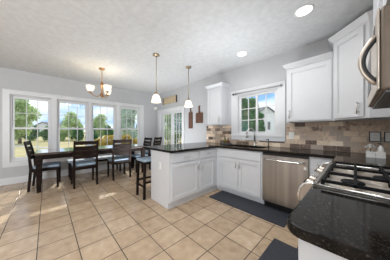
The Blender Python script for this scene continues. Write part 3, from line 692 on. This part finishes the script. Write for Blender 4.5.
t = thing('storage_box', 'low white two-compartment box on the corner counter by the range', 'box', (.16, 2.66, CT))
bx = MB().cells(Flat(), [.085, .091, .152, .158, .219, .225], [2.60, 2.606, 2.704, 2.71], CT, CT + .066, lambda a, b: not ((.091 < a < .152 or .158 < a < .219) and 2.606 < b < 2.704))
bx.box(.086, .224, 2.601, 2.709, CT, CT + .006).build('box_body', M['ceramic'], t)
MB().box(.153, .157, 2.5985, 2.6005, CT + .004, CT + .06).build('seam', M['flower'], t)
t = thing('fabric_flower', 'grey fabric flower standing in the white box', 'flower', (.12, 2.655, CT + .0065))
MB().tube([(.12, 2.655, CT + .0065), (.12, 2.655, CT + .10)], .004, 6).build('stem', M['olive'], t)
fm = MB()
for ring, n_, r_, z_ in ((0, 8, .042, .115), (1, 6, .026, .128), (2, 4, .012, .138)):
    for k in range(n_):
        q = 2 * PI * k / n_ + ring * .4
        fm.lathe([(.001, -.004), (.014, -.002), (.016, .003), (.001, .006)], (.12 + r_ * math.cos(q), 2.655 + r_ * math.sin(q), CT + z_), 8, (math.cos(q) * .7, math.sin(q) * .7, .8))
fm.build('petals', M['flower'], t)
t = thing('soap_bottle', 'white pump bottle standing in the right half of the white box', 'bottle', (.195, 2.655, CT + .0065))
MB().lathe([(.022, 0), (.024, .01), (.024, .10), (.010, .118), (.009, .13)], (.195, 2.655, CT + .0065), 14).build('bottle_body', M['ceramic'], t)
MB().tube([(.195, 2.655, CT + .136), (.195, 2.655, CT + .160), (.17, 2.64, CT + .158)], .005, 8).build('pump', M['darkgrey'], t)
o = MB().box(-1.86, -.615, 2.13, 2.562, .0005, .012).build('kitchen_mat', M['rug'], None, bevel=.004)
tag(o, 'long charcoal floor mat in front of the sink and dishwasher', 'floor mat')
o = MB().box(-.63, -.215, 1.05, 1.84, .0005, .012).build('kitchen_mat', M['rug'], None, bevel=.004)
tag(o, 'charcoal floor mat in front of the gas range', 'floor mat')

# ------------------------------------------------------------------ outdoors
GZ = -.40
struct('ground_lawn', MB().box(-400, 300, YB + .2, 400, GZ - .2, GZ).box(-400, XA - .2, -300, YB + .2, GZ - .2, GZ), M['lawn'])
def at(px, d):
    t_ = (px - 195) / 154.; return d * (-.7212 + .6927 * t_), d * (.6927 + .7212 * t_)
def leafy(blobs, n, size, seed, zmin=GZ):
    rnd = random.Random(seed); m = MB(); tot = sum(b[3] ** 2 for b in blobs)
    for (x, y, z, r_, sq) in [(b[0], b[1], b[2], b[3], b[4]) for b in blobs]:
        for _ in range(int(n * r_ * r_ / tot)):
            v = Vector((rnd.gauss(0, 1), rnd.gauss(0, 1), rnd.gauss(0, 1))).normalized() * r_ * rnd.uniform(.72, 1.05)
            p = Vector((x + v.x, y + v.y, z + v.z * sq))
            if p.z < zmin + .05: continue
            a = Vector((rnd.gauss(0, 1), rnd.gauss(0, 1), rnd.gauss(0, 1))).normalized(); b = a.orthogonal().normalized()
            s_ = size * rnd.uniform(.6, 1.3)
            m.add([p - a * s_, p - b * s_ * .6, p + a * s_, p + b * s_ * .6], [(0, 1, 2, 3)])
    return m
def tree(px, d, top, rad, m, label, seed, name='tree', cat='tree', trunk=True, n=2600, size=.16, group=None, low=0.35):
    rnd = random.Random(seed); x, y = at(px, d)
    t = thing(name, label, cat, (x, y, GZ), group)
    z0 = GZ + (top - GZ) * low if trunk else GZ + .1
    blobs = []
    for k in range(9):
        f_ = k / 8; rr_ = rad * (.38 + .25 * rnd.random()) * (1.0 - .35 * abs(f_ - .4))
        q = rnd.uniform(0, 6.28); off = rad * .5 * rnd.random() * (1 - f_ * .6)
        z = z0 + rr_ * .7 + (top - z0 - rr_ * 1.5) * f_
        blobs.append((x + off * math.cos(q), y + off * math.sin(q), z, rr_, .9))
    leafy(blobs, n, size * (rad / 2) ** .4, seed).build('foliage', m, t, normals=False)
    core = MB()
    for (bx_, by_, bz, br, sq) in blobs:
        core.lathe([(br * .62 * math.sin(PI * k / 6), -br * .58 * math.cos(PI * k / 6)) for k in range(7)], (bx_, by_, bz), 9)
    core.build('inner_foliage', m, t)
    if trunk: MB().tube([(x, y, GZ), (x + .05, y, (z0 + GZ) / 2), (x, y, z0 + (top - z0) * .5)], [rad * .09, rad * .07, rad * .04], 8).build('trunk', M['bark'], t)
    return t
tree(20, 20, 6.0, 2.4, M['leaf'], 'tall green tree filling the left of the leftmost dining window', 1, low=.06)
tree(72, 30, 4.9, 2.6, M['leaf'], 'round green tree in the second dining window', 2, low=.1)
tree(101, 32, 4.6, 2.4, M['leaf'], 'round green tree in the third dining window', 3, low=.1)
tree(129, 18, 5.2, 1.7, M['leafpale'], 'pale grey-green tree in the rightmost dining window', 4, low=.1)
for k, (px, d, top, rad, mm) in enumerate(((-2, 26, 2.2, 1.1, 'leafdark'), (15.5, 28.5, 2.3, 1.1, 'leafdark'), (25.5, 31, 2.5, 1.2, 'leafdark'), (34, 26.5, 2.0, 1.2, 'leafdark'), (48, 25, 2.0, 1.2, 'leafdark'), (63, 25, 1.9, 1.15, 'leaf'), (78, 25, 1.9, 1.15, 'leafdark'), (93, 25, 2.0, 1.15, 'leafdark'), (108, 25, 2.1, 1.15, 'leafdark'), (122, 26, 2.2, 1.15, 'leafpale'), (141, 26, 2.6, 1.3, 'leafdark'))):
    tree(px, d, top, rad, M[mm], 'low dark hedge bush at the lawn edge behind the dining windows', 20 + k, 'hedge_bush', 'bush', False, 1200, .18, 'hedge bushes at the lawn edge')
for k, (px, d, top, rad) in enumerate(((108, 9.5, .95, .8), (98, 9.8, .72, .6), (126, 10, .95, .75), (135, 9.2, .75, .55))):
    tree(px, d, top, rad, M['leafyellow'], ['yellow shrub below the third dining window, taller of its pair', 'yellow shrub below the third dining window, left of the taller one', 'yellow shrub below the rightmost dining window, left of its pair', 'yellow shrub below the rightmost dining window, right of its pair'][k], 40 + k, 'yellow_shrub', 'shrub', False, 1400, .10, 'yellow shrubs by the windows')
# pale road seen in the left window
ax, ay = at(6, 17.5); bx_, by_ = at(60, 15.0); nx, ny = at(60, 13.9); mx_, my_ = at(6, 16.3)
o = MB().prism([(ax, ay), (bx_, by_), (nx, ny), (mx_, my_)], GZ + .002, GZ + .03)
struct('ground_path', o, M['road'])
x, y = at(18, 30)
def house(px0, px1, d, z_e, z_a, label, apex=.5, wins=()):
    (xa, ya), (xb, yb) = at(px0, d), at(px1, d)
    u = Vector((xb - xa, yb - ya, 0)); w_ = u.length; u.normalize(); n_ = Vector((u.y, -u.x, 0))
    if n_.dot(Vector((-xa, -ya, 0))) < 0: n_ = -n_
    F = Frame((xa, ya, 0), u, n_); t = thing('neighbour_house', label, 'house', (xa, ya, GZ))
    P = [(0, GZ), (w_, GZ), (w_, z_e), (w_ * apex, z_a), (0, z_e)]
    MB().loft([[F(a, b, c) for a, b in P] for c in (0, -7)]).build('walls', M['siding'], t)
    ov = .35
    def rf(a0, b0, a1, b1): 
        return MB().loft([[F(a0, b0 + .02, c), F(a1, b1 + .02, c), F(a1, b1 + .22, c), F(a0, b0 + .22, c)] for c in (.3, -7.3)])
    sl0 = (z_a - z_e) / (w_ * apex); sl1 = (z_a - z_e) / (w_ * (1 - apex))
    rf(-ov, z_e - sl0 * ov, w_ * apex, z_a).build('roof', M['roof'], t); rf(w_ * apex, z_a, w_ + ov, z_e - sl1 * ov).build('roof', M['roof'], t)
    for (a0, a1, b0, b1) in wins:
        f_ = MB().cells(F, [a0 - .12, a0, a1, a1 + .12], [b0 - .12, b0, b1, b1 + .12], .001, .06, lambda a, b: not (a0 < a < a1 and b0 < b < b1)).build('window_frame', M['trim'], t)
        MB().fbox(F, a0, a1, b0, b1, .001, .02).build('window_pane', M['darkgrey'], f_)
    return t
house(254.5, 280, 30, 4.0, 5.9, 'white gabled neighbour house seen through the kitchen window', .47, ((2.55, 3.05, 1.5, 3.0),))
house(34, 52, 50, 2.6, 4.0, 'distant pale house beyond the trees in the leftmost dining window', .5)
for k, (px, d, top, rad, low) in enumerate(((241, 14, 5.0, 1.5, .1), (252, 18, 5.0, 1.6, .1), (260.5, 24, 4.0, 1.1, .05))):
    tree(px, d, top, rad, M['leafdark'], ['dark green tree left in the kitchen window', 'dark green tree in the middle of the kitchen window', 'smaller green tree against the white neighbour house'][k], 60 + k, low=low, n=3000)
for k, (px, d, top, rad) in enumerate(((160, 23, 6.0, 1.8), (168.5, 17, 5.0, 1.0), (179.5, 13, 4.6, .9), (190, 22, 6.0, 1.8))):
    tree(px, d, top, rad, M[('leafpale', 'leaf', 'leafdark', 'leafdark')[k]], ['pale tree at the far left behind the glazed door', 'light green tree behind the left door leaf', 'deep green tree behind the right door leaf', 'dark tree at the far right behind the glazed door'][k], 70 + k, low=.12)
